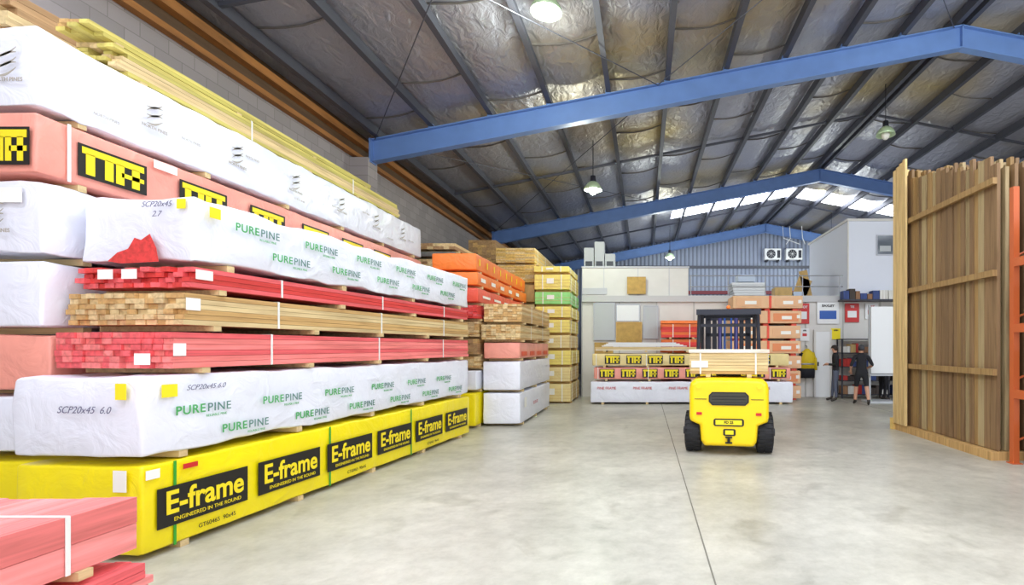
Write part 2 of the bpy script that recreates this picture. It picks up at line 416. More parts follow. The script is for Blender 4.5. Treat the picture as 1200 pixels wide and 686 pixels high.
def at(Y): return row_rot(Y)
WA=1.06
p=wrap_pack(at(3.79),3.79,.045,WA,5.55,.66,M_yellow,ROT,straps=(.23,1.95,3.6),name='yellow_framing_pack')
for i in range(6):
    y=.1+i*.905
    label_rect(p,y,y+.79,.16,.47,M_black,.02)
    text('label_text','E-frame',.25,(.027,y+.40,.335),SIDE,M_yprint,p,.006,sx=.88)
    text('label_small_text','ENGINEERED IN THE ROUND',.045,(.027,y+.42,.205),SIDE,M_yprint,p)
    if i%2==0: text('side_print','GT60465  90x45',.05,(.02,y+.5,.08),SIDE,M_black,p)
label_rect(p,.02,.12,.56,.63,M_label,.02); label_rect(p,-.2,-.09,.48,.64,M_label,-.02,False)
label_rect(p,.3,.42,.58,.62,M_red,.02)
def pure(p,zr,L,y0,xo=.02):
    y=y0
    while y<L-.3:
        for j,z in enumerate(zr):
            yy=y+j*.40
            if yy>L-.3: continue
            text('brand_print','PURE',.1,(xo,yy,z),SIDE,M_gprint,p,.0015,'RIGHT',sp=1.12)
            text('brand_print','PINE',.1,(xo,yy+.015,z),SIDE,M_dgprint,p,.0005,'LEFT',sp=1.12)
            text('brand_small','RELIABLE PINE',.03,(xo,yy+.1,z-.065),SIDE,M_gprint,p)
        y+=.82
p=wrap_pack(at(3.79)-.01,3.79,.77,WA,5.53,.60,M_white,ROT,wob=.03)
pure(p,(.32,.12),5.5,.5)
label_rect(p,-.16,-.07,.44,.56,M_ylabel,-.028,False); label_rect(p,.14,.26,.44,.54,M_ylabel,.024)
text('handwriting','SCP20x45  6.0',.075,(-.42,-.035,.36),FRONT,M_ink,p,shear=.4); text('handwriting','SCP20x45 6.0',.06,(.027,.5,.5),SIDE,M_ink,p,shear=.4)
p=timber_pack(at(4.0),4.0,1.43,WA,5.3,.29,PINK,rot=ROT,col2=PINKL,jy=.05,name='red_timber_pack')
label_rect(p,-.3,-.16,.03,.12,M_label,-.005,False)
label_rect(p,.02,.12,.1,.2,M_label,.01)
p=timber_pack(at(4.1),4.1,1.78,WA,5.2,.26,NAT,bh=.04,rot=ROT,col2=TANW,jy=.05,name='pine_timber_pack')
label_rect(p,.02,.14,.12,.22,M_label,.01)
p=timber_pack(at(4.15),4.15,2.09,WA,5.15,.17,PINK,bh=.042,rot=ROT,col2=REDW,jy=.09,name='red_timber_pack')
label_rect(p,-.82,-.68,.07,.15,M_label,-.005,False); label_rect(p,-.6,-.46,.07,.15,M_label,-.005,False)
label_rect(p,.05,.2,.07,.15,M_label,.01)
p=wrap_pack(at(4.2),4.2,2.31,WA-.02,5.1,.53,M_white,ROT,wob=.038)
pure(p,(.36,.16),5.0,.6,.026)
label_rect(p,-.12,-.04,.42,.5,M_ylabel,-.036,False); label_rect(p,.1,.2,.38,.47,M_ylabel,.032)
text('handwriting','SCP20x45',.065,(-.3,-.044,.46),FRONT,M_ink,p,shear=.4); text('handwriting','2.7',.065,(-.3,-.044,.38),FRONT,M_ink,p,shear=.4)
mb=MB(); mb.add([(-.75,-.04,0.0),(-.62,-.04,-.02),(-.28,-.04,-.01),(-.3,-.041,.1),(-.36,-.041,.22),(-.44,-.041,.17),(-.5,-.041,.19),(-.56,-.041,.1),(-.66,-.041,.07)],[tuple(range(9))],0,REDW); mb.build('torn_wrap_opening',[WOODY],parent=p)

XB=-4.82
wrap_pack(XB,4.15,.05,1.0,6.8,.62,M_yellow); wrap_pack(XB,4.15,.75,1.0,6.8,.45,M_white)
wrap_pack(XB,4.15,1.25,1.0,6.8,.45,M_pinkwrap); wrap_pack(XB,4.1,1.76,1.0,6.9,.53,M_white)
def swirl(parent,y,z,s,side=True,xo=.02):
    mb=MB()
    for k in range(5):
        n=8; vs=[]; sg=1 if k%2 else -1
        cz=s*(.62-.31*k)
        for t in range(n+1):
            a=t/n; u=(a-.5)*s*1.25; v=cz+sg*math.sin(math.pi*a)*s*.18+(a-.5)*s*.5; th=.06*s*math.sin(math.pi*a)+.003
            vs+=[(u,v+th),(u,v-th)]
        pts=[(xo,y+u,z+v) if side else (y+u,xo,z+v) for u,v in vs]
        mb.add(pts,[(2*t,2*t+1,2*t+3,2*t+2) for t in range(n)])
    mb.build('swirl_logo',[M_greyprint],parent=parent)
    if side: text('logo_text','NORTH PINES',s*.32,(xo,y,z-s*1.1),SIDE,M_greyprint,parent,.001)
    else: text('logo_text','NORTH PINES',s*.32,(y,xo,z-s*1.1),FRONT,M_greyprint,parent,.001)
p=wrap_pack(XB,4.1,2.35,1.0,6.9,.57,M_white,wob=.03)
swirl(p,-.35,.32,.13,False,-.035); label_rect(p,-.3,-.12,.4,.52,M_label,-.035,False)
p=wrap_pack(XB,4.06,2.98,1.0,7.0,.48,M_pinkwrap)
def logo(p,u0,u1,z0,z1,side,o):
    s=1 if side else -1
    label_rect(p,u0,u1,z0,z1,M_black,o,side); w=u1-u0;h=z1-z0
    def q(a,b,c,d,m,k): label_rect(p,u0+w*a,u0+w*b,z0+h*c,z0+h*d,m,o+s*.003*k,side)
    q(.05,.95,.72,.92,M_yprint,1)
    for a in (.10,.36,.52,.76): q(a,a+.12,.1,.74,M_yprint,1)
    q(.6,.95,.36,.5,M_yprint,1)
for i in range(6):
    y=.28+i*.95; logo(p,y,y+.6,.08,.36,True,.018)
label_rect(p,.95,1.2,.38,.46,M_label,.02)
logo(p,-.42,-.03,.06,.36,False,-.02)
mb=MB(); mb.box(.018,.024,.2,.225,0,.48); mb.build('strap',[M_strapW],parent=p)
p=wrap_pack(XB,4.06,3.52,1.0,7.0,.62,M_white,wob=.03)
for y in (.95,1.97,2.98,4.05,5.1,6.1): swirl(p,y,.36,.13,True,.033)
swirl(p,-.2,.33,.13,False,-.035)
for i in range(8): text('side_print','NORTH PINES',.035,(.033,.5+i*.85,.12+.13*(i%3)),SIDE,M_greyprint,p)
timber_pack(XB-.12,4.75,4.2,.5,5.6,.24,GREENY,bh=.04,col2=NAT,name='treated_timber_pack',straps=(.3,.7),jy=.15)
timber_pack(XB-.2,4.6,4.49,.35,4.9,.08,GREENY,bh=.04,col2=TANW,name='treated_timber_pack',straps=(),jy=.2,bearer=True)
timber_pack(XB-.68,4.4,4.2,.28,5.6,.5,NAT,bh=.06,col2=BROWN,name='treated_timber_pack',straps=(.3,.7),jy=.1)

PK2=lin((248,146,142))
timber_pack(-2.78,.6,.06,1.15,2.3,.34,PINK,col2=PK2,name='red_timber_pack',straps=(.5,),jy=.05)
p=timber_pack(-2.85,.6,.47,1.1,2.28,.29,PK2,bh=.145,bw=.14,col2=PINKL,name='red_timber_pack',straps=(.84,),jy=.05)

p=wrap_pack(-2.5,10.3,.05,.74,3.2,.62,M_white); label_rect(p,.3,.5,.3,.5,M_label)
text('pack_print','ITI  ITI  ITI',.1,(.02,1.4,.3),SIDE,M_red,p)
wrap_pack(-2.5,10.3,.73,.74,3.2,.58,M_white)
p=wrap_pack(-2.5,10.25,1.37,.72,3.1,.32,M_pinkwrap); 
for i in range(4): label_rect(p,.15+i*.75,.6+i*.75,.05,.14,M_redwrap)
timber_pack(-2.47,10.2,1.75,.78,3.15,.3,NAT,col2=TANW,bw=.1,name='pine_timber_pack',straps=(.3,.7))
timber_pack(-2.47,10.3,2.11,.76,3.0,.36,TANW,col2=NAT,bw=.1,bh=.05,name='pine_timber_pack',straps=(.3,.7))
XC=-3.3
wrap_pack(XC,10.0,.05,.9,4.3,.64,M_yellow,name='yellow_framing_pack')
wrap_pack(XC,10.1,.75,.9,4.2,.38,M_white)
z=1.19
for h,c in ((.22,NAT),(.3,BROWN),(.3,NAT)):
    timber_pack(XC,10.1+random.uniform(0,.1),z,.9,4.1,h,c,col2=TANW,name='pine_timber_pack',straps=(.3,.7)); z+=h+.05
timber_pack(XC,10.1,2.17,.9,4.2,.26,REDW,col2=PINK,name='red_timber_pack',straps=(.3,.7))
p=wrap_pack(XC+.02,10.1,2.49,.92,4.2,.28,M_redwrap)
for i in range(5): label_rect(p,.25+i*.8,.75+i*.8,.1,.15,M_label)
p=wrap_pack(XC,10.15,2.83,.9,4.2,.26,M_orange)
for i in range(5): label_rect(p,.15+i*.7,.45+i*.7,.08,.16,M_label)
p=wrap_pack(XC-.05,10.2,3.14,.88,4.2,.33,M_orange)
for i in range(8): label_rect(p,.15+i*.5,.2+i*.5,.1,.24,M_ylabel)
XD=-4.3
z=.05
for h,mm in ((.6,'w'),(.6,'n'),(.5,'w'),(.45,'n'),(.4,'n'),(.35,'w'),(.35,'n'),(.12,'g'),(.14,'n')):
    if mm=='w': wrap_pack(XD,11.6,z,1.0,4.2,h,M_white)
    elif mm=='g': wrap_pack(XD,11.6,z,1.0,4.2,h,M_greypk)
    else: timber_pack(XD,11.6,z,1.0,4.2,h,NAT,col2=BROWN,bw=.12,bh=.06,name='pine_timber_pack',straps=(.3,.7))
    z+=h+.05
timber_pack(XD-.1,16.2,.05,1.0,4.5,2.9,TANW,bw=.2,bh=.15,col2=BROWN,name='pine_timber_pack',straps=(.3,.7))
timber_pack(XD-.2,16.0,3.05,.9,4.5,1.0,NAT,bw=.15,bh=.1,col2=BROWN,name='pine_timber_pack',straps=(.3,.7))
timber_pack(XD-.35,16.0,4.1,.85,4.0,.85,BROWN,bw=.15,bh=.08,col2=TANW,name='pine_timber_pack',straps=(.3,.7))
z=.05
for i in range(8):
    h=.5 if i<7 else .42
    if z>3.3: timber_pack(-3.16,14.75,z,1.12,4.0,h,lin((226,190,110)),col2=NAT,bw=.28,bh=.035,name='pine_timber_pack',straps=(.1,.4,.8))
    else: wrap_pack(-3.16,14.75,z,1.12,4.0,h,M_tan if i%2 else M_cream)
    z+=h+.07
z=.05
seq=[M_cream,M_cream,M_ylwpack,M_cream,M_ylwpack,M_ylwpack,M_greenwrap,M_ylwpack,M_ylwpack]
hs=[.5,.4,.4,.36,.36,.3,.34,.42,.16]
for m_,h in zip(seq,hs):
    dx=random.uniform(-.03,.03)
    mb=MB(); mb.rbox(-1.0,0,0,1.9,0,h,.015,.25,.006,0,seed=z)
    for k in range(1,int(h/.09)): mb.box(-1.004,.004,-.006,1.9,k*.09,k*.09+.008,1)
    for k in (.3,1.2): mb.box(.0,.008,k,k+.03,0,h,2)
    for k in (-.78,-.25): mb.box(k,k+.025,-.01,0,0,h,2)
    mb.box(-.65,-.45,-.012,-.005,h*.4,h*.75,3); mb.box(-1,-.0,.2,.3,-.075,0,1); mb.box(-1,0,1.6,1.7,-.075,0,1)
    mb.build('sheet_board_pack',[m_,M_tan,M_strapW,M_label],(-2.1+dx,14.5,z)); z+=h+.075

# ---------------- back wall, mezzanine ----------------
mb=MB(); mb.box(-2.0,20.7,16.5,16.65,0,3.05)
x=-2.0
while x<20: mb.box(x-.02,x+.02,16.475,16.5,0,3.05,1); x+=1.2
mb.build('wall_partition',[M_panel,mat('panel_seam',(190,190,186),.6)])
mb=MB(); mb.box(-2.0,20.7,16.4,30.6,3.05,3.25); mb.build('mezzanine_floor',[mat('mezz_edge',(198,198,200),.6)])
mb=MB(); mb.box(-2.0,-1.9,16.65,30.6,0,3.05); mb.build('wall_side_partition',[M_panel])
mb=MB(); mb.box(-2.0,1.42,16.5,16.56,3.25,4.15); mb.box(-2.02,1.45,16.47,16.6,4.15,4.2,1)
for x in (-1.3,-.2,.8): mb.box(x-.01,x+.01,16.49,16.5,3.25,4.15,1)
mb.box(-2,-1.2,16.46,16.5,3.3,3.5,1)
mb.build('mezzanine_balustrade',[M_panel,mat('bal_trim',(195,196,204),.6)])
mb=MB()
for z in (3.55,3.9): mb.tube([(1.45,16.5,z),(6.4,16.5,z)],.016,8)
for i in range(5): mb.tube([(1.5+i*1.2,16.5,3.25),(1.5+i*1.2,16.5,3.9)],.016,8)
mb.build('mezzanine_handrail',[M_alu])
def board(name,x0,x1,z0,z1,y,m,th=.03,fr=None):
    mb=MB(); mb.box(x0,x1,y-th,y,z0,z1,0)
    if fr:
        f=.03
        for a in ((x0-f,x1+f,z0-f,z0),(x0-f,x1+f,z1,z1+f),(x0-f,x0,z0,z1),(x1,x1+f,z0,z1)): mb.box(a[0],a[1],y-th-.01,y,a[2],a[3],1)
    return mb.build(name,[m,fr or M_dark])
W=16.46
M_grey=mat('grey_board',(188,192,196),.6); M_cork=mat('cork_board',(196,160,92),.8,var=.2,vscale=8); M_whb=mat('white_board',(236,238,240),.35)
board('notice_board',-1.6,-.97,1.85,3.0,W,M_grey,.03,M_alu); board('notice_board',-.88,-.17,2.45,2.95,W,M_whb,.03,M_alu)
board('cork_notice_board',-.88,-.1,1.7,2.38,W,M_cork,.03,M_tan); board('notice_board',.0,.42,1.9,2.9,W,M_grey,.03,M_alu)
board('cork_notice_board',-1.6,-1.0,1.2,1.75,W,M_cork)
board('plywood_sheet',-.55,.05,3.3,3.85,16.4,M_cork)
mb=MB()
for i,(x,h) in enumerate(((-2.0,.8),(-1.65,1.0),(-1.3,.6))):
    mb.box(x,x+.32,17,17.4,3.25,4.2,0); mb.box(x,x+.32,17,17.4,4.22,4.1+h,0); mb.box(x+.05,x+.27,16.99,17,4.3,4.45,1)
mb.build('stacked_cartons',[M_grey,M_dark])
mb=MB()
for i in range(7): mb.box(3.2-.02*i,4.3-.01*i,18,18.9,3.25+i*.09,3.33+i*.09,0)
mb.box(3.3,3.9,18,18.6,3.9,4.15,1); mb.box(4.6,5.2,18,18.5,3.25,3.7,2); mb.box(5.25,5.6,18,18.5,3.25,3.55,1)
mb.build('stacked_panels',[M_whb,mat('pale_blue',(200,215,235),.5),M_tan])
mb=MB(); mb.T=Matrix.Translation((5.4,18.8,3.4))@Matrix.Rotation(.35,4,'Y'); mb.box(0,.5,0,.05,0,.85); mb.T=Matrix.Translation((5.9,18.8,3.3))@Matrix.Rotation(-.2,4,'Y'); mb.box(0,.3,0,.05,0,1.1)
mb.build('leaning_offcut',[M_tan])
for x in (-.0,1.25):
    mb=MB(); mb.box(0,.95,-.38,0,0,.65,0); mb.cyl((.36,-.39,.33),(0,1,0),.26,.02,24,1); 
    for k in range(10): mb.tube([(.36,-.405,.33),(.36+.24*math.cos(k*.63),-.405,.33+.24*math.sin(k*.63))],.006,4,0)
    mb.box(.72,.9,-.385,-.38,.1,.55,1); mb.box(.1,.2,-.4,0,-.1,0,1); mb.box(.75,.85,-.4,0,-.1,0,1)
    mb.build('air_conditioner_unit',[M_whb,M_dark],(7.1+x,30.5,6.75))
mb=MB()
for k,(a,b) in enumerate(((8.0,9.0),(8.4,8.2),(9.1,9.3))): mb.tube([(a,29.6,8.6),(a+.05,29.6,7.9),(b,29.6,7.55)],.02,6)
mb.build('hanging_cable',[M_whb])
mb=MB(); mb.box(-2,20,30.45,30.6,4.75,4.95); mb.box(-6.3,20,30.5,30.6,6.3,6.45,1); mb.build('trim_2',[mat('maroon_girt',(120,50,60),.6),M_purlin])
mb=MB()
mb.box(6.55,14,16.45,20.3,3.25,5.65,0); mb.box(6.5,14.05,16.4,20.35,5.65,5.72,1)
mb.box(6.53,6.57,16.43,16.47,3.25,5.65,1)
mb.build('wall_office_upper',[M_office,M_panel])
mb=MB(); mb.box(0,.55,-.03,0,0,.65,1); mb.box(.03,.52,-.035,-.03,.03,.62,0)
mb.box(.1,.45,-.037,-.035,.12,.3,2); mb.build('window_1',[mat('dark_glass',(70,80,90),.1),M_alu,M_grey],(7.45,16.44,4.55))
mb=MB(); mb.box(6.2,9,16.0,16.4,3.05,3.1,0); random.seed(11); x=6.25
PAL=[lin((190,50,45)),lin((70,60,55)),lin((210,180,120)),lin((60,80,140)),lin((230,230,225)),lin((150,110,80))]
while x<8.9:
    w=random.uniform(.12,.28); h=random.uniform(.15,.36); mb.box(x,x+w-.02,16.05,16.35,3.1,3.1+h,1,random.choice(PAL)); x+=w
mb.build('high_shelf_with_stock',[M_dark,WOODZ])
def poster(x0,x1,z0,z1,m,txt,tm,blk=None):
    mb=MB(); mb.box(x0,x1,W-.02,W,z0,z1,0); 
    if blk: mb.box(x0+.08,x1-.08,W-.025,W-.02,z0+.15,z0+(z1-z0)*.6,1)
    o=mb.build('wall_poster',[m,blk or m])
    text('poster_text',txt,(z1-z0)*.16,((x0+x1)/2,W-.03,z1-(z1-z0)*.18),FRONT,tm,o,.003)
poster(4.95,5.3,2.35,3.0,M_red,'HOT',M_whb,M_whb); poster(5.55,6.25,2.35,3.05,M_whb,'BAXLEY',M_black,M_blue); poster(6.45,6.9,2.4,3.0,M_red,'TIE',M_whb,M_whb)
poster(7.1,7.5,2.5,3.0,M_whb,'SALE',M_red,M_red); poster(6.0,6.3,1.85,2.2,M_ylabel,'OPEN',M_black,None); poster(5.0,5.3,1.8,2.2,M_whb,'PPE',M_black,M_red)
mb=MB(); mb.box(5.5,5.95,W-.04,W,0,2.1,0); mb.box(5.44,5.5,W-.06,W,0,2.16,1); mb.box(5.95,6.01,W-.06,W,0,2.16,1); mb.box(5.5,5.95,W-.06,W,2.1,2.16,1); mb.box(5.55,5.58,W-.1,W-.04,1,1.12,2)
mb.build('door_1',[M_whb,M_panel,M_dark])
def shelf(x,y,w,h,n,name='stock_shelf',seed=1):
    random.seed(seed); mb=MB()
    for a in (0,w-.04):
        for b in (0,.4): mb.box(a,a+.04,b,b+.04,0,h,0)
    for k in range(n):
        z=.1+k*(h-.12)/(n-1); mb.box(0,w,0,.44,z,z+.03,0)
        if k<n-1:
            xx=.06
            while xx<w-.15:
                ww=random.uniform(.08,.2); hh=random.uniform(.12,.3); mb.box(xx,min(xx+ww-.01,w-.05),.03,.38,z+.03,z+.03+hh,1,random.choice(PAL)); xx+=ww
    return mb.build(name,[M_dark,WOODZ],(x,y,0))
shelf(6.15,15.95,1.5,1.85,5,seed=5); shelf(7.75,15.9,1.5,1.9,5,seed=6)
mb=MB(); mb.box(6.4,7.2,14.5,15.1,0,.06,0)
for x in (6.42,7.12): mb.box(x,x+.05,14.62,14.68,.06,2.8,0)
mb.box(6.4,7.2,14.55,15.0,.78,.83,0); mb.box(6.45,7.15,14.55,14.6,.85,2.75,1); mb.build('panel_trolley',[M_grey,M_whb])
mb=MB()
def ring(z,w,d): return [(w*math.cos(t*math.pi/6)+0,d*math.sin(t*math.pi/6),z) for t in range(12)]
mb.loft([ring(.0,.24,.08),ring(.25,.25,.09),ring(.3,.25,.09)],1); mb.loft([ring(.3,.25,.09),ring(.6,.22,.09),ring(.8,.2,.08),ring(.88,.1,.06),ring(.93,.05,.04)],0)
mb.loft([ring(.42,.252,.095),ring(.47,.248,.095)],2)
for s in (-1,1): mb.tube([(s*.17,0,.8),(s*.25,0,.6),(s*.27,-.02,.25)],[.07,.06,.05],8,0 if s>0 else 1)
mb.tube([(0,0,.93),(0,.03,1.02),(0,.21,1.02)],.008,6,1)
mb.build('hivis_jacket',[mat('hivis_yellow',(225,196,30),.7,bump=(10,.5,.02)),mat('navy_cloth',(30,32,42),.8),M_alu],(5.17,16.25,.62),smooth=True)

# ---------------- centre transverse stack ----------------
CY=14.3
p=wrap_pack(4.15,CY,.05,1.0,5.65,.58,M_white,axis='x')
for x in (-5.2,-4.2,-3.2,-.9): text('pack_print','PINE FRAME',.1,(x,-.02,.4),FRONT,M_red,p)
z=.70
for r_ in range(2):
    p=wrap_pack(4.1-.05*r_,CY+.02,z,.96,5.5,.33,M_pinkwrap if r_==0 else M_cream,axis='x')
    for i in range(9):
        x=-5.35+i*.6+.2*r_
        if x>-.5: break
        logo(p,x,x+.42,.05,.29,False,-.02)
    for sx_ in (-5.4,-4.0,-2.3,-.6): label_rect(p,sx_,sx_+.02,0,.33,M_strapW,-.03,False)
    z+=.38
timber_pack(1.5,CY+.1,1.5,.8,2.9,.1,lin((235,225,205)),bw=.16,bh=.033,axis='x',col2=NAT,name='primed_board_pack',straps=())
mb=MB()
for i in range(4): mb.box(-1.2+.06*i,1.2-.1*i,CY+.15,CY+.9,1.615+.03*i,1.64+.03*i,0)
mb.build('white_sheet_stack',[M_whb])
z=.05; random.seed(4)
for i in range(7):
    mb=MB(); h=.38
    mb.rbox(-2.1,0,0,.95,0,h,.02,.3,.008,0,seed=i); 
    for s_ in (-1.9,-1.05,-.2): mb.box(s_-.08,s_+.08,.1,.85,-.07,0,3)
    for x in (-2.0,-.85): mb.box(x,x+.75,-.02,-.01,.06,.3,1)
    mb.box(-1.02,-.95,-.02,-.008,0,h,3); mb.box(-1.75,-1.4,-.025,-.02,.12,.22,2); mb.box(-.6,-.3,-.025,-.02,.12,.22,2); mb.box(-.15,-.05,-.025,-.02,.15,.25,2)
    mb.build('carton_pack',[mat('peach_carton%d'%i,(232,188,146),.6,var=.1),mat('orange_carton%d'%i,(230,144 if i%2 else 180,96 if i%2 else 138),.6),M_label,M_redwrap],(4.75+random.uniform(-.05,.03),15.4,z)); z+=h+.073
z=.05
for i in range(5):
    timber_pack(1.75,15.35,z,.9,1.25,.4,REDW if i!=2 else BROWN,col2=lin((240,120,60)),bw=.2,bh=.08,axis='x',name='red_timber_pack',straps=(.3,.7)); z+=.46
mb=MB(); mb.box(.5,1.75,15.4,16.2,z-.04,z+.05); mb.build('cladding_sheet_stack',[M_orange])

# ---------------- forklift ----------------
M_fy=mat('forklift_yellow',(252,216,10),.28,var=.04); M_tyre=mat('tyre_rubber',(30,30,34),.7); M_seat=mat('seat_vinyl',(30,30,35),.5)
FR=-math.radians(9.0)
fk=empty('forklift',(1.24,7.52,0),(0,0,FR))
prof=[(-.36,.13),(.36,.13),(.41,.2),(.43,.44),(.57,.50),(.585,.56),(.585,.98),(.565,1.07),(.50,1.125),(.3,1.14),(-.3,1.14),(-.50,1.125),(-.565,1.07),(-.585,.98),(-.585,.56),(-.57,.50),(-.43,.44),(-.41,.2)]
def sc(k,kz=1,y=0): return [(x*k,y,(z-.65)*kz+.65) for x,z in prof]
mb=MB(); mb.loft([sc(.9,.90,-.02),sc(.95,.955,0),sc(.985,.985,.04),sc(1,1,.12),sc(1,1,.42),sc(1,1,.75)],0)
mb.build('counterweight',[M_fy],parent=fk,bevel=.02)
mb=MB()
def rr(x0,x1,z0,z1,c,y): return [(x0+c,y,z0),(x1-c,y,z0),(x1,y,z0+c),(x1,y,z1-c),(x1-c,y,z1),(x0+c,y,z1),(x0,y,z1-c),(x0,y,z0+c)]
mb.loft([rr(-.29,.29,.745,.94,.05,-.035),rr(-.29,.29,.745,.94,.05,.05)],1)
mb.loft([rr(-.27,.27,.765,.92,.04,-.039),rr(-.27,.27,.765,.92,.04,-.034)],0)
for k in range(3): mb.box(-.25,.25,-.045,-.038,.785+k*.045,.795+k*.045,1)
mb.box(-.50,-.32,-.028,-.02,.83,.838,1); mb.box(.32,.50,-.028,-.02,.83,.838,1)
mb.loft([rr(-.22,.22,.44,.55,.02,-.03),rr(-.22,.22,.44,.55,.02,0)],1)
mb.box(-.19,.19,-.034,-.03,.46,.53,3)
mb.loft([rr(-.08,.1,.30,.40,.015,-.03),rr(-.08,.1,.30,.40,.015,.0)],1); mb.box(-.05,.07,-.034,-.03,.32,.38,3)
mb.tube([(0,-.05,.2),(0,-.05,.28)],.02,10,1); mb.box(-.05,.05,-.06,.02,.19,.21,1); mb.box(-.05,.05,-.06,.02,.27,.29,1)
for s in (-1,1):
    mb.cyl((s*.44,-.03,1.02),(0,1,0),.03,.03,12,3); mb.box(s*.43-.04,s*.43+.04,-.03,.02,.6,.64,4)
mb.build('rear_fittings',[mat('vent_dark',(60,58,50),.5),mat('black_trim',(20,20,22),.4),M_fy,M_ylabel,M_red],parent=fk)
text('model_plate','FD 25',.055,(0,-.036,.495),FRONT,M_black,fk,.002)
def wheel(x,y,r,w):
    mb=MB(); n=32
    prof=[(r*.55,-w/2),(r*.8,-w/2),(r*.93,-w*.47),(r,-w*.34),(r,w*.34),(r*.93,w*.47),(r*.8,w/2),(r*.55,w/2)]
    mb.loft([[(a,rr_*math.cos(2*math.pi*k/n),rr_*math.sin(2*math.pi*k/n)) for k in range(n)] for rr_,a in prof],0)
    s=1 if x>0 else -1
    mb.cyl((s*(w/2-.02),0,0),(1,0,0),r*.55,.05,20,1); mb.cyl((s*w/2,0,0),(1,0,0),r*.2,.06,12,2)
    for k in range(24):
        a=2*math.pi*k/24; mb.T=Matrix.Rotation(a,4,'X'); mb.box(-w*.44,-.01,-.012,.012,r-.005,r+.012,0); mb.T=Matrix.Rotation(a+.13,4,'X'); mb.box(.01,w*.44,-.012,.012,r-.005,r+.012,0)
    mb.T=None
    mb.build('wheel',[M_tyre,M_fy,M_dark],(x,y,r+.012),parent=fk)
for s in (-1,1): wheel(s*.535,.36,.295,.25); wheel(s*.5,1.75,.33,.26)
mb=MB()
mb.box(-.5,.5,.75,1.55,.3,.98,0); mb.box(-.52,.52,.8,2.0,.22,.32,1); mb.box(-.5,.5,1.75,2.0,.3,1.1,0)
for s in (-1,1): mb.box(s*.54-.06,s*.54+.06,1.42,2.05,.70,.74,0); mb.box(s*.48-.05,s*.48+.05,1.0,1.35,.3,.4,1)
mb.box(-.2,.2,.95,1.35,.98,1.06,2); mb.box(-.2,.2,.88,.96,1.0,1.4,2)
mb.tube([(0,1.75,1.1),(0,1.55,1.28)],.02,8,1)
mb.tube([(.15*math.cos(t*math.pi/8),1.53+.07*math.sin(t*math.pi/8),1.29+.12*math.sin(t*math.pi/8)) for t in range(17)],.012,6,1)
for k in range(3): mb.tube([(.2+.06*k,1.76,1.1),(.2+.06*k,1.72,1.28)],.01,6,1)
mb.build('chassis',[M_fy,M_dark,M_seat],parent=fk,bevel=.008)
mb=MB()
for s in (-1,1):
    mb.tube([(s*.5,1.0,.95),(s*.5,1.02,1.5),(s*.48,1.05,2.2)],.032,8,0)
    mb.tube([(s*.47,1.95,1.05),(s*.47,1.85,1.7),(s*.46,1.7,2.2)],.032,8,0)
    mb.box(s*.49-.03,s*.49+.03,.85,1.85,2.16,2.22,0)
for k in range(7): mb.box(-.48,.48,.88+k*.14,.92+k*.14,2.175,2.21,0)
mb.box(-.52,.52,.82,.88,2.13,2.22,0); mb.box(-.5,.5,1.8,1.86,2.13,2.22,0)
mb.sphere((.0,.85,2.25),.035,1,10); mb.box(-.48,.48,1.03,1.06,1.94,1.99,0)
mb.build('overhead_guard',[M_dark,M_orange],parent=fk)
mb=MB()
for s in (-1,1):
    mb.box(s*.37-.05,s*.37+.05,2.1,2.22,.08,2.26,0); mb.box(s*.25-.04,s*.25+.04,2.12,2.22,.1,2.26,0)
    mb.cyl((s*.15,2.12,1.2),(0,0,1),.04,2.0,12,1); mb.tube([(s*.06,2.1,.5),(s*.06,2.1,2.15)],.018,6,2)
for z in (.3,1.2,1.8,2.1,2.2): mb.box(-.4,.4,2.1,2.14,z,z+.06,0)
mb.box(-.5,.5,2.24,2.28,.35,.47,0); mb.box(-.5,.5,2.24,2.28,.75,.85,0)
for x in (-.5,-.2,.2,.46): mb.box(x,x+.03,2.24,2.27,.35,1.2,0)
for s in (-1,1): mb.box(s*.3-.06,s*.3+.06,2.28,2.33,.1,.8,0); mb.box(s*.3-.06,s*.3+.06,2.28,3.3,.08,.12,0)
mb.build('mast_and_forks',[M_dark,mat('hydraulic_blue',(90,90,150),.3,metal=.6),M_blue],parent=fk)
v=Matrix.Rotation(FR,3,'Z')@Vector((.59,.22,0))
bd=timber_pack(1.24+v.x,7.52+v.y,1.19,.55,1.18,.32,NAT,bw=.1,bh=.045,axis='x',col2=TANW,rot=FR,name='short_timber_bundle',straps=(.15,.85),bearer=True,jy=.015)
mb=MB(); mb.box(-1.19,.01,-.02,.57,.322,.375,0,lin((240,232,215))); mb.box(-1.15,-.9,-.012,-.006,.1,.2,1); mb.build('cover_board',[WOODX,M_label],parent=bd)

# ---------------- right: vertical timber + rack ----------------
random.seed(21)
SX=.2
mb=MB()
for r_ in range(5):
    y=7.25
    while y<9.95:
        w=random.choice((.09,.14,.045,.09)); h=4.15+random.uniform(-.08,.1)+.27*(y-7)
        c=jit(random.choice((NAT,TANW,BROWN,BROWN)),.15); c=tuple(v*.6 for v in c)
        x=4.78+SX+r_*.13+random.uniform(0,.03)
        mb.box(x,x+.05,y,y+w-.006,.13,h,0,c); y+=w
mb.box(4.68+SX,5.7+SX,7.2,10.05,0,.12,0,TANW); mb.box(4.62+SX,5.75+SX,9.95,10.05,.0,.22,0,lin((235,200,120))); 
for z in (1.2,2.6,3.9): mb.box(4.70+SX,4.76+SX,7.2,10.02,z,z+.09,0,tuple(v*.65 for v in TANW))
for k,x in enumerate((4.74,4.86,4.98,5.12,5.25)): mb.box(x+SX,x+SX+.1,9.97,10.05,.2,5.1-.04*k,0,jit(lin((236,204,140))))
for k,y in enumerate((9.5,9.62,9.74,9.86)): mb.box(4.64+SX,4.68+SX,y,y+.1,.13,5.1-.03*k,0,jit(lin((232,200,138))))
mb.build('upright_timber_rack',[WOODZ])
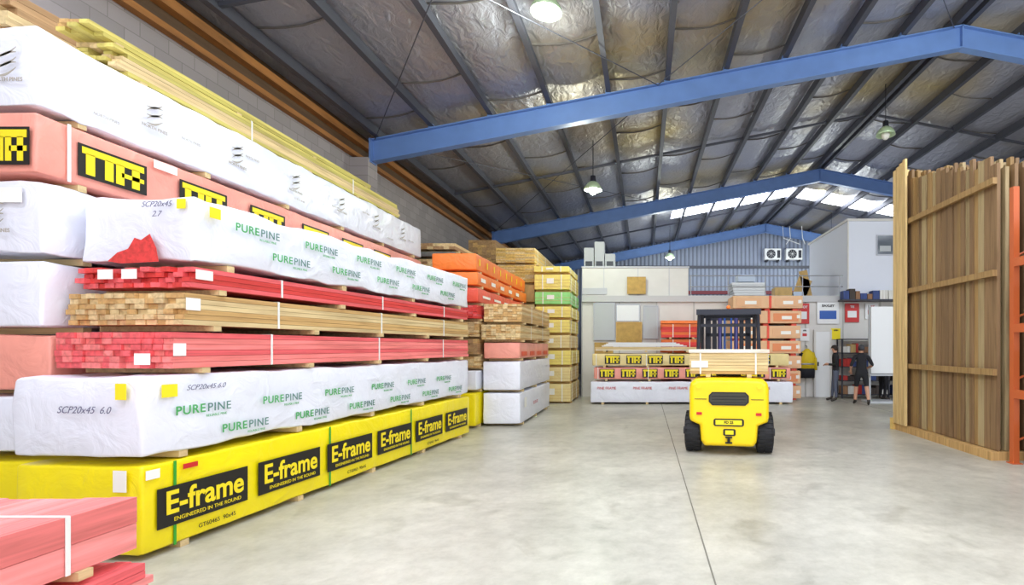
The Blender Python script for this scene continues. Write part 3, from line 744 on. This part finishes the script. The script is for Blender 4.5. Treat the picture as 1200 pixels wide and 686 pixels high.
rk=empty('pallet_rack',(4.85+SX,3.6,0))
mb=MB()
for y in (0,3.4):
    for x in (0,1.0):
        mb.box(x,x+.08,y,y+.08,0,3.8,0); mb.box(x-.03,x+.11,y-.03,y+.11,0,.01,0)
    for k in range(4): mb.tube([(.04,y+.04,.3+k*.85),(1.04,y+.04,.7+k*.85)],.016,6,0)
for z in (.9,1.8,2.7):
    for x in (0,1.04): mb.box(x,x+.04,.08,3.4,z,z+.12,1)
mb.build('frame',[M_orackm,M_orackm],parent=rk)
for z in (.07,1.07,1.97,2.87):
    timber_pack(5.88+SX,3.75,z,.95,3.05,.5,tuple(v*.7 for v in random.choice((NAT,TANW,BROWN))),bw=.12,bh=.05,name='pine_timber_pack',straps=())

# ---------------- people ----------------
def person(name,loc,rz,H,J,cols,cap=False,shorts=False):
    D=dict(pel=(0,0,.95),sp=(0,0,1.1),ch=(0,.0,1.30),uc=(0,0,1.44),nk=(0,.01,1.52),hb=(0,.02,1.59),hm=(0,.02,1.67),ht=(0,.01,1.74),
      shL=(-.18,0,1.43),elL=(-.23,-.02,1.14),wrL=(-.22,.08,.9),shR=(.18,0,1.43),elR=(.23,-.02,1.14),wrR=(.22,.08,.9),
      hpL=(-.1,0,.9),knL=(-.11,.02,.5),anL=(-.12,-.02,.09),toL=(-.13,.16,.035),hpR=(.1,0,.9),knR=(.11,.02,.5),anR=(.12,-.02,.09),toR=(.13,.16,.035))
    D.update(J)
    Rd=dict(pel=(.16,.115),sp=(.145,.105),ch=(.165,.115),uc=(.12,.085),nk=(.055,.055),hb=(.065,.075),hm=(.078,.095),ht=(.055,.065),
      shL=(.075,.07),elL=(.048,.048),wrL=(.03,.026),shR=(.075,.07),elR=(.048,.048),wrR=(.03,.026),
      hpL=(.10,.10),knL=(.062,.065),anL=(.042,.048),toL=(.045,.03),hpR=(.10,.10),knR=(.062,.065),anR=(.042,.048),toR=(.045,.03))
    bones=[('pel','sp','top'),('sp','ch','top'),('ch','uc','top'),('uc','nk','skin'),('nk','hb','skin'),('hb','hm','skin'),('hm','ht','skin'),
      ('uc','shL','top'),('shL','elL','top'),('elL','wrL','fore'),('uc','shR','top'),('shR','elR','top'),('elR','wrR','fore'),
      ('pel','hpL','leg'),('hpL','knL','leg'),('knL','anL','shin'),('anL','toL','shoe'),('pel','hpR','leg'),('hpR','knR','leg'),('knR','anR','shin'),('anR','toR','shoe')]
    names=list(D); me=bpy.data.meshes.new(name+'_sk')
    me.from_pydata([D[n] for n in names],[(names.index(a),names.index(b)) for a,b,_ in bones],[])
    o=bpy.data.objects.new(name+'_sk',me); COL.objects.link(o)
    md=o.modifiers.new('s','SKIN'); md.use_smooth_shade=True
    for i,n in enumerate(names):
        d=me.skin_vertices[0].data[i]; d.radius=Rd[n]; d.use_root=(n=='pel')
    ss=o.modifiers.new('ss','SUBSURF'); ss.levels=2; ss.render_levels=2
    dg=bpy.context.evaluated_depsgraph_get(); dg.update()
    nm=bpy.data.meshes.new_from_object(o.evaluated_get(dg)); bpy.data.objects.remove(o)
    order=['top','fore','leg','shin','shoe','skin','hair']
    nm.materials.clear()
    for k in order: nm.materials.append(cols[k])
    segs=[(Vector(D[a]),Vector(D[b]),k,(a,b)) for a,b,k in bones]
    for p in nm.polygons:
        c=p.center; best=None
        for A,B,k,_ in segs:
            t=max(0,min(1,(c-A).dot(B-A)/(B-A).length_squared)); d=(c-(A+(B-A)*t)).length
            rad=(Rd[_[0]][0]*(1-t)+Rd[_[1]][0]*t); d=d/rad
            if best is None or d<best[0]: best=(d,k,_,t)
        k=best[1]; 
        if k=='skin' and best[2][0]=='uc' and best[3]<.5: k='top'
        if k=='shin' and best[3]>.85: k='shoe'
        if shorts and best[2][0][:2]=='hp' and best[3]>.88: k='skin'
        p.material_index=order.index(k); p.use_smooth=True
    root=empty(name,loc,(0,0,rz)); s=H/1.80; root.scale=(s,s,s)
    body=bpy.data.objects.new('body',nm); COL.objects.link(body); body.parent=root
    hm=Vector(D['hm']); mb=MB()
    mb.T=Matrix.Translation(hm)
    mb.tube([(0,.09,.02),(0,.118,-.018),(0,.1,-.028)],[.008,.014,.01],6,0)
    for sd in (-1,1):
        mb.sphere((sd*.032,.087,.015),.011,1,8); mb.sphere((sd*.08,.0,-.005),.026,0,8,(.35,.7,1.1)); mb.box(sd*.032-.016,sd*.032+.016,.09,.097,.033,.039,2)
    mb.box(-.022,.022,.088,.095,-.055,-.047,3)
    rings=[]
    for i in range(7):
        a=math.pi/2*(i/6); a=min(a,1.5); zz=.105*math.sin(a); rr_=math.cos(a)
        rings.append([(.092*rr_*math.cos(t*math.pi/8),-.008+.108*rr_*math.sin(t*math.pi/8),.015+zz) for t in range(16)])
    low=[(.086*math.cos(t*math.pi/8),-.012+.1*math.sin(t*math.pi/8)*(1 if math.sin(t*math.pi/8)<0 else .9),(-.055 if math.sin(t*math.pi/8)<.2 else .03)) for t in range(16)]
    mb.loft([low]+rings,2)
    if cap: mb.loft([[(.07*math.cos(t*math.pi/8),.06+.13*abs(math.sin(t*math.pi/8)),.035+zz) for t in range(9)] for zz in (0,.012)],2)
    mb.build('head_details',[cols['skin'],M_black,cols['cap'] if cap else cols['hair'],M_red],parent=root,smooth=True)
    for sd,w,e in ((-1,'wrL','elL'),(1,'wrR','elR')):
        P=Vector(D[w]); d=(P-Vector(D[e])).normalized(); side=d.cross(Vector((0,0,1))); 
        if side.length<.3: side=Vector((0,1,0))
        side=side-d*side.dot(d); side.normalize(); curl=d.cross(side)
        if abs(d.z)>.7: curl=Vector((-sd,0,0)); curl=(curl-d*curl.dot(d)).normalized(); side=Vector((0,1,0)); side=(side-d*side.dot(d)).normalized()
        mb=MB()
        mb.tube([P-d*.02,P+d*.03,P+d*.07,P+d*.09],[.028,.033,.034,.024],10)
        for f,(off,L) in enumerate(((-.028,.062),(-.009,.074),(.01,.07),(.028,.055))):
            k=P+d*.08+side*off
            mb.tube([P+d*.03+side*off*.7,k,k+d*L*.5+curl*.012,k+d*L*.8+curl*.035,k+d*L*.9+curl*.05],[.011,.0105,.009,.008,.006],7)
        mb.tube([P+d*.015-side*.02,P+d*.05-side*.052+curl*.01,P+d*.085-side*.055+curl*.025],[.013,.011,.008],7)
        mb.build('hand',[cols['skin']],parent=root,smooth=True)
    return root
SK=mat('skin',(200,150,124),.5); BLK=mat('black_cloth',(28,28,34),.85,bump=(20,.3,.01)); JEAN=mat('grey_denim',(88,94,112),.85); SHOE=mat('boot',(52,46,42),.6); HAIR=mat('dark_hair',(40,30,24),.7); CAPM=mat('cap_cloth',(60,60,66),.8); NAVY=mat('navy_shirt',(30,36,60),.8)
person('standing_man',(5.64,15.1,0),math.radians(75),1.68,dict(elL=(-.24,.0,1.15),wrL=(-.1,.22,1.18),elR=(.24,.02,1.15),wrR=(.1,.24,1.16),knR=(.13,.06,.5),anR=(.16,.1,.09),toR=(.18,.27,.035),hm=(0,.035,1.665),ht=(0,.03,1.74)),
  dict(top=BLK,fore=BLK,leg=JEAN,shin=JEAN,shoe=SHOE,skin=SK,hair=HAIR))
person('walking_man',(5.98,14.1,0),math.radians(-15),1.68,dict(elL=(-.29,-.05,1.17),wrL=(-.27,.14,1.02),elR=(.3,-.06,1.18),wrR=(.2,.15,1.1),knL=(-.13,.14,.5),anL=(-.15,.18,.09),toL=(-.17,.36,.035),knR=(.14,-.06,.5),anR=(.17,-.22,.12),toR=(.18,-.06,.035)),
  dict(top=BLK,fore=SK,leg=BLK,shin=SK,shoe=SHOE,skin=SK,hair=HAIR,cap=CAPM),cap=True,shorts=True)
person('leaning_man',(7.15,15.35,0),math.radians(-80),1.7,dict(elL=(-.22,.1,1.16),elR=(.22,.1,1.16),wrL=(-.16,.34,1.1),wrR=(.16,.34,1.1)),
  dict(top=NAVY,fore=SK,leg=BLK,shin=BLK,shoe=SHOE,skin=SK,hair=HAIR))

# ---------------- light ----------------
w=bpy.data.worlds.new('world'); scn.world=w; w.use_nodes=True
bg=w.node_tree.nodes['Background']; bg.inputs[0].default_value=(.93,.96,1,1); bg.inputs[1].default_value=1.8
